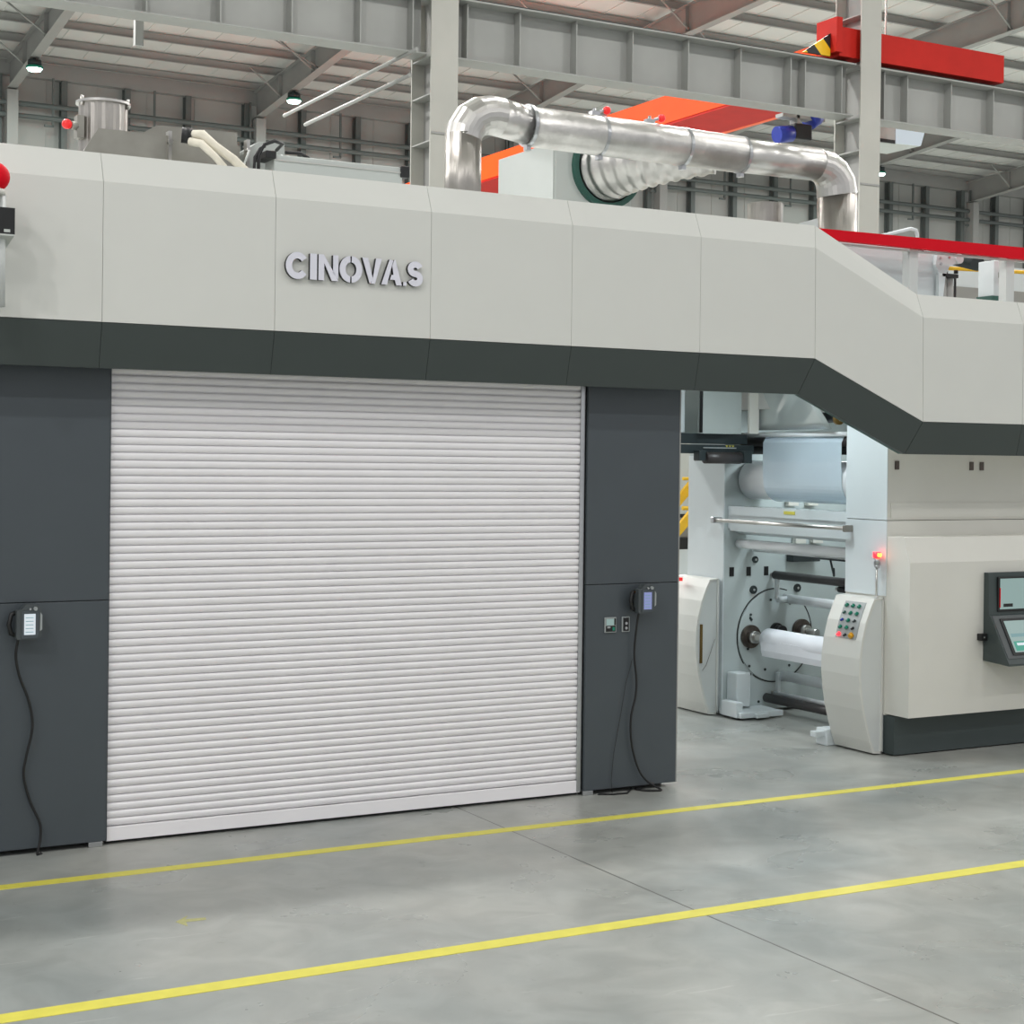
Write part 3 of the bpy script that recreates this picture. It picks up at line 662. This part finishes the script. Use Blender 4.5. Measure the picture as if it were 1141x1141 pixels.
put('edge_strip', MB().box(9.42, 9.53, 2.2, 2.23, 2.765, 3.6), BEIGE, gl)
put('rear_panel', MB().box(8.5, 12.5, 2.9, 2.93, 2.77, 3.6), PLATE, gl)
db = thing('dark_cross_beam', (9.1, 2.4, 2.55), 'dark cross beam with yellow triangle stickers and black roller left of the white drum', 'beam')
put('beam', MB().box(8.3, 9.50, 2.34, 2.65, 2.665, 2.76).box(8.3, 9.55, 2.30, 2.6, 2.57, 2.655), DARK, db)
put('silver_strip', MB().box(8.95, 9.33, 2.285, 2.30, 2.62, 2.63), STEEL, db)
put('black_roller', MB().cyl((8.93, 2.24, 2.53), (9.34, 2.24, 2.53), .055, 24), RUBD, db)
put('roller_bracket', MB().box(9.36, 9.46, 2.2, 2.3, 2.48, 2.6, .01), DARK, db)
put('roller_bracket', MB().box(8.84, 8.92, 2.2, 2.3, 2.5, 2.6, .01), DARK, db)
for k in range(3):
    x = 9.215+k*.036
    put('warning_sticker', MB().prism([(x, 2.65), (x+.026, 2.65), (x+.013, 2.632)], 2.296, 2.30), YELL, db)

# consoles (curved cabinets)
CP = [(9.475, 1.345), (9.37, 1.336), (9.33, 1.26), (9.275, 1.13), (9.235, .98), (9.212, .83), (9.208, .68), (9.226, .52), (9.25, .39), (9.29, .25), (9.33, .12), (9.373, .015), (9.475, .005)]
def console(dy, dx, label, y0, y1):
    t = thing('control_console', (9.4+dx, y0, 0), label, 'console', 'curved control consoles')
    P = [(x+dx, z) for x, z in CP]
    inner = [(x+.022, z-.012 if i < 3 else z+.012 if i > 10 else z) for i, (x, z) in enumerate(P)]
    put('curved_shell', MB().prism(P+[(9.475+dx, .03)]+[(a, b) for a, b in inner[::-1]][1:-1]+[(9.475+dx, 1.333)], y0, y1), WHITE, t)
    put('side_panel', MB().prism(inner, y0+.012, y1-.01), WHITE2, t)
    put('right_edge', MB().box(9.462+dx, 9.476+dx, y0, y0+.012, .005, 1.345), WHITE, t)
    return t
co = console(0, .005, 'ivory curved control console with push buttons beside the winding station', .36, .855)
def surf(u, v):
    """button plate frame: u along Y (0..1), v down the slope (0..1)"""
    x = 9.3345+(9.2805-9.3345)*v; z = 1.262+(1.13-1.262)*v
    return x, z
# plate runs over two facets of the shell
def ppt(v):   # v 0..1 from z 1.30 to 1.0
    z = 1.30-.31*v
    for (xa, za), (xb, zb) in zip(CP[1:], CP[2:]):
        if za >= z >= zb: return xa+(xb-xa)*(za-z)/(za-zb)+.005, z
pl = MB()
rows = []
for i in range(9):
    x, z = ppt(i/8); rows.append([(x-.006, .435, z-.003), (x-.006, .70, z-.003), (x+.004, .70, z), (x+.004, .435, z)])
pl.loft(rows)
bp = put('button_plate', pl, CTRLG, co)
cols = [.655, .575, .495]
bm_ = {(0, 0): GREENP, (0, 1): GREENP, (0, 2): GREENP, (1, 1): GREENP, (1, 2): GREENP, (2, 1): GREENP, (3, 0): GREENP, (3, 1): GREENP, (1, 0): DGREEN, (2, 0): BLUE, (2, 2): DARK, (3, 2): BLACK, (4, 0): E_RED, (4, 1): DARK, (4, 2): YCAP}
for (i, j), mm in bm_.items():
    x, z = ppt(.1+.2*i); r = .026 if (i, j) == (4, 2) else .0155 if mm is GREENP or mm is E_RED else .011
    y = cols[j]
    put('push_button', MB().cyl((x-.006, y, z-.002), (x-.012, y, z-.004), r*1.1, 16).cyl((x-.012, y, z-.004), (x-.03, y, z-.012), r*.85, 16), mm, bp)
bc = console(0, -.03, 'pale curved console with brass handle slot standing at the rear side frame', 2.7, 3.3)
put('handle_slot', MB().box(9.235, 9.262, 2.70, 2.711, .52, .90), BRASS, bc)
put('panel_cable', MB().tube([(9.26, 2.695, .45), (9.30, 2.69, .5), (9.35, 2.69, .62), (9.40, 2.69, .75)], .003, 6), GALV, bc)
put('red_tag', MB().box(9.20, 9.26, 3.05, 3.12, 1.30, 1.335), E_REDK, bc)
# status lamp
sl = thing('signal_lamp', (9.44, .4, 1.345), 'lit red signal lamp on a thin pole above the push-button console', 'lamp')
put('pole', MB().cyl((9.43, .40, 1.348), (9.43, .40, 1.60), .009, 10).cyl((9.43, .40, 1.348), (9.43, .40, 1.355), .022, 14), STEEL, sl)
put('holder', MB().cyl((9.43, .40, 1.60), (9.43, .40, 1.625), .018, 14, .028).cyl((9.43, .40, 1.625), (9.43, .40, 1.69), .028, 16), ALU, sl)
put('red_lens', MB().cyl((9.43, .40, 1.69), (9.43, .40, 1.735), .034, 18), E_RED, sl)
put('lit_core', MB().cyl((9.43, .372, 1.70), (9.43, .364, 1.725), .02, 12), E_REDC, sl)

# operator terminal
ot = thing('operator_terminal', (10.9, -.05, 1.2), 'dark grey operator terminal with two screens on the housing at right', 'control terminal')
prf = [(.052, 1.562), (.0, 1.562), (-.012, 1.20), (-.03, 1.19), (-.225, .842), (-.25, .80), (-.25, .782), (.052, .80)]
put('shell', MB().prism(prf, 10.335, 11.9, 'x'), BASE, ot)
u_ = put('upper_screen_frame', MB().box(10.43, 11.5, -.022, -.002, 1.225, 1.525, .004), BLACK, ot)
put('upper_screen', MB().box(10.452, 11.48, -.026, -.022, 1.245, 1.51), E_SCR, u_)
put('screen_window', MB().box(10.49, 10.60, -.028, -.026, 1.265, 1.293), BLACK, u_)
put('red_edge', MB().box(10.447, 10.455, -.027, -.022, 1.26, 1.43), RED, u_)
def slant(x0, x1, t0, t1, off, th):   # box lying on the sloping desk, t along the slope
    a = V((0, -.03, 1.19)); b = V((0, -.225, .842)); d = b-a; nrm = V((0, -.872, .489))
    pts = []
    for x in (x0, x1): pts.append([a+d*t+nrm*o+V((x, 0, 0)) for t, o in ((t0, off), (t1, off), (t1, off+th), (t0, off+th))])
    return MB().loft(pts)
put('desk_trim', slant(10.35, 11.88, .0, 1., -.004, .008), CTRL, ot)
l_ = put('lower_screen_frame', slant(10.42, 11.5, .08, .93, .004, .008), BLACK, ot)
put('lower_screen', slant(10.45, 11.48, .14, .87, .012, .003), E_SCR, l_)
put('screen_bar', slant(10.47, 11.4, .44, .52, .015, .001), E_TEALP, l_)
put('screen_keys', slant(10.47, 10.9, .62, .84, .015, .001), E_TEAL, l_)
put('display_toolbar', slant(10.5, 10.6, .66, .72, .0165, .001), E_SCRW, l_)
sk = put('socket_box', MB().box(10.262, 10.334, .0, .054, .978, 1.036, .004), BLACK, ot)
put('socket_mark', MB().box(10.29, 10.305, -.002, .0, 1.0, 1.012), CTRLG, sk)

# ------------------------------------------------------------------ upper right equipment
rb = thing('red_rail', (11, .5, 4.3), 'bright red horizontal beam with white posts above the lowered bridge', 'beam')
put('beam', MB().prism([(8.83, 4.478), (9.005, 4.39), (13.5, 4.375), (13.5, 4.50)], .5, .56), RED, rb)
for x in (9.96, 11.13): put('post', MB().box(x-.05, x+.05, .57, .66, 3.552, 4.40), WHITE2, rb)
put('lower_lip', MB().box(9.0, 13.5, .56, .6, 4.365, 4.38), WHITE2, rb)
uw = thing('upper_side_plate', (10, .85, 3.3), 'large plain pale side plate behind the sloping ivory panel', 'panel')
put('plate', MB().prism([(8.3, 3.56), (8.3, 4.48), (9.45, 4.46), (10.42, 4.415), (10.5, 3.56)], .80, .84), COOL, uw)
put('top_strip', MB().box(9.2, 10.35, .86, .9, 4.42, 4.45), DARK, uw)
ub = thing('roller_bearing_arm', (10.5, .8, 4.2), 'white bearing arm with bolts above a pneumatic cylinder', 'bracket')
put('arm', MB().prism([(10.38, 4.30), (10.40, 4.395), (10.55, 4.41), (10.63, 4.385), (10.62, 4.32), (10.55, 4.30), (10.50, 4.20), (10.46, 3.9), (10.42, 3.9), (10.42, 4.22)], .74, .78), COOL, ub)
put('bearing', MB().cyl((10.655, .72, 4.37), (10.655, .80, 4.37), .045, 18), COOL, ub)
for x, z in ((10.43, 4.36), (10.54, 4.375), (10.44, 4.31)): put('bolt', MB().cyl((x, .73, z), (x, .74, z), .013, 8), ALU, ub)
pc = thing('pneumatic_cylinder', (10.56, .8, 4.0), 'grey pneumatic cylinder with black cap behind the lowered bridge', 'cylinder')
put('barrel', MB().cyl((10.50, .8, 3.6), (10.50, .8, 4.2), .052, 18).cyl((10.59, .8, 3.6), (10.59, .8, 4.2), .045, 18), STRUC, pc)
put('cap', MB().box(10.46, 10.66, .74, .86, 4.195, 4.23, .004).cyl((10.56, .8, 4.23), (10.56, .8, 4.26), .02, 10).cyl((10.665, .78, 4.24), (10.665, .78, 4.27), .02, 8), BLACK, pc)
put('rod', MB().cyl((10.56, .8, 4.26), (10.56, .8, 4.33), .014, 10), ALU, pc)
put('side_bar', MB().cyl((10.675, .8, 3.6), (10.675, .8, 4.2), .012, 8), BLACK, pc)
hb = thing('white_control_box', (11.2, 1.0, 4.0), 'white rectangular box left of the right red-beam post', 'box')
put('case', MB().box(11.16, 11.30, .80, 1.0, 4.07, 4.40, .006), COOL, hb)
put('side_catch', MB().box(11.215, 11.245, .795, .80, 4.24, 4.29), GALV, hb)
put('foot', MB().box(11.14, 11.32, .8, 1.0, 3.55, 4.07), DGREEN, hb)
ds = thing('idle_shaft', (11.3, 2, 4.4), 'long dark roller shaft under the red beam', 'roller')
put('shaft', MB().cyl((11.35, 1.2, 4.42), (12.15, 3.4, 4.93), .07, 20), DARK, ds)
put('silver_bar', MB().cyl((11.35, 1.1, 4.37), (12.3, 3.2, 4.83), .02, 12), STEEL, ds)
uc = thing('rear_upper_housing', (13, 3.2, 3.5), 'pale rear housing behind the white box at upper right', 'housing')
put('case', MB().box(11.7, 17, 2.8, 3.6, 3.0, 4.68), COOL, uc)
put('lower_strip', MB().box(11.7, 17, 2.78, 2.8, 3.9, 4.42), STRUC, uc)
yr = thing('yellow_handrail', (12, 2.4, 4.3), 'yellow handrail tube behind the white box', 'handrail')
put('rail', MB().cyl((11.5, 2.2, 4.50), (15, 2.2, 4.60), .02, 12), YRAIL, yr)
put('rail_post', MB().cyl((13.9, 2.2, 3.2), (13.9, 2.2, 4.56), .02, 12), YRAIL, yr)
gr = thing('pipe_handrail', (10.7, 1.5, 4.4), 'bent pale pipe handrail rising behind the red beam', 'handrail')
put('rail', MB().tube([(10.2, 1.5, 4.60), (10.45, 1.5, 4.66), (10.77, 1.5, 4.745), (10.84, 1.5, 4.735), (10.858, 1.5, 4.69), (10.858, 1.5, 4.3)], .017, 12), COOL, gr)
rm = thing('rear_press_module', (11.5, 2, 2.8), 'grey machine top between the side plates under the red beam', 'machine')
put('deck', MB().box(9.52, 14, .9, 2.75, 3.0, 3.5), GAP, rm)

# ------------------------------------------------------------------ background seen left of the rear frame
bs = thing('yellow_ladder_stair', (11.0, 6.5, 0), 'yellow guarded stair seen through the gap beside the right portal leg', 'stair')
for i in range(2):
    y = 6.2+.5*i
    put('stringer', MB().prism([(10.6, .9), (10.75, .9), (12.9, 3.1), (12.75, 3.1)], y, y+.05), YRAIL, bs)
put('hoop_rail', MB().tube([(11.55, 6.0, 1.9), (11.5, 6.0, 2.35), (11.56, 6.0, 2.52), (11.68, 6.0, 2.56), (11.78, 6.0, 2.5)], .03, 10).tube([(11.66, 6, 1.9), (11.7, 6, 2.2), (11.66, 6, 2.5)], .03, 10).cyl((11.3, 6, 2.28), (11.9, 6, 2.28), .02, 8).cyl((11.3, 6, 1.92), (11.9, 6, 1.92), .025, 8), YRAIL, bs)
put('post', MB().box(12.75, 12.85, 6.05, 6.15, 0, 3.0), YRAIL, bs)
bb = thing('distant_machine_body', (12.2, 7.5, 0), 'grey and white machine body far behind the gap beside the right portal leg', 'machine')
put('case', MB().box(11.1, 14.8, 7, 9, .03, 1.35), COOL, bb)
put('upper_case', MB().box(11.1, 14.8, 7.2, 9, 1.5, 1.75), GALV, bb)
put('band', MB().box(11.1, 14.8, 7.05, 9, 1.35, 1.5), BLACK, bb)
put('top_case', MB().box(11.1, 14.8, 7.3, 9, 1.8, 2.9), CABINET, bb)
put('mid_band', MB().box(11.1, 14.8, 7.3, 9, 1.75, 1.8), BLACK, bb)

# ------------------------------------------------------------------ floor markings
for nm, y0, y1, lb_ in (('near', -2.99, -2.872, 'long yellow floor line, the one nearer the camera'), ('far', -.765, -.665, 'long yellow floor line, the one nearer the machine')):
    put('floor_line', MB().box(-14, 40, y0, y1, 0, .0025), YELL, loc=(0, (y0+y1)/2, 0), label=lb_, cat='floor marking', group='yellow floor lines', kind='thing')
arrow = MB().prism([(2.605, -1.825), (2.70, -1.735), (2.665, -1.80), (2.775, -1.815), (2.765, -1.855), (2.655, -1.85), (2.64, -1.93)], 0, .0015, 'z')
put('floor_arrow', arrow, mat('worn_yellow_paint', (176, 174, 120), .6, var=.12, scale=30), loc=(2.68, -1.83, 0), label='small worn yellow arrow on the concrete between the two lines', cat='floor marking', kind='thing')

# ------------------------------------------------------------------ light
def lamp(x, y, z, power, size=.7, col=(1., .985, .97)):
    d = bpy.data.lights.new('hall_lamp', 'AREA'); d.shape = 'DISK'; d.size = size; d.energy = power; d.color = col
    o = bpy.data.objects.new('hall_lamp', d); COL.objects.link(o); o.location = (x, y, z); return o
def down(x, y, p, z=13.2, size=.7): lamp(x, y, z, p, size)
for i in range(-2, 8):
    x = 2.27+7.703*i
    f = 640 if i < 0 else 200
    down(x, -13, f); down(x, -8, f)
    if i >= -1: down(x, 3, 520)
    if -1 <= i < 7: down(x, 13, 1100)
    if -1 <= i < 7: down(x, 24, 2900)
for k in (1, 2, 5): lamp(RX[k], 35.9, raft_b(35.9)-.38, 130, .4, (.8, 1, .93))
# cool work lights inside the press, under its deck
lamp(10.4, 1.75, 2.97, 34, .5, (.86, .96, 1.)); lamp(8.4, .9, 3.5, 45, .6, (.86, .96, 1.)); lamp(8.4, 4.2, 4.2, 60, .6, (.86, .96, 1.))
SC.world = bpy.data.worlds.new('hall_air'); SC.world.use_nodes = True
bg = SC.world.node_tree.nodes['Background']; bg.inputs[0].default_value = (.97, .98, 1., 1); bg.inputs[1].default_value = .85

# ------------------------------------------------------------------ camera
cd = bpy.data.cameras.new('camera'); cam = bpy.data.objects.new('camera', cd); COL.objects.link(cam); SC.camera = cam
yaw, pit, rol = R(28.791), R(-.288), R(.691)
fwd = V((sin(yaw)*cos(pit), cos(yaw)*cos(pit), sin(pit))); right = V((cos(yaw), -sin(yaw), 0)); up = right.cross(fwd)
r2 = right*cos(rol)+up*sin(rol); u2 = up*cos(rol)-right*sin(rol)
from mathutils import Matrix
M = Matrix((( r2.x, u2.x, -fwd.x), (r2.y, u2.y, -fwd.y), (r2.z, u2.z, -fwd.z))).to_4x4()
M.translation = V((0, -10.2395, 2.5)); cam.matrix_world = M
cd.sensor_width = 36; cd.lens = 56.82; cd.shift_y = -.04426; cd.clip_end = 300
vs = SC.view_settings; vs.view_transform = 'Standard'; vs.look = 'None'; vs.gamma = 1; vs.exposure = -.5; vs.use_curve_mapping = False
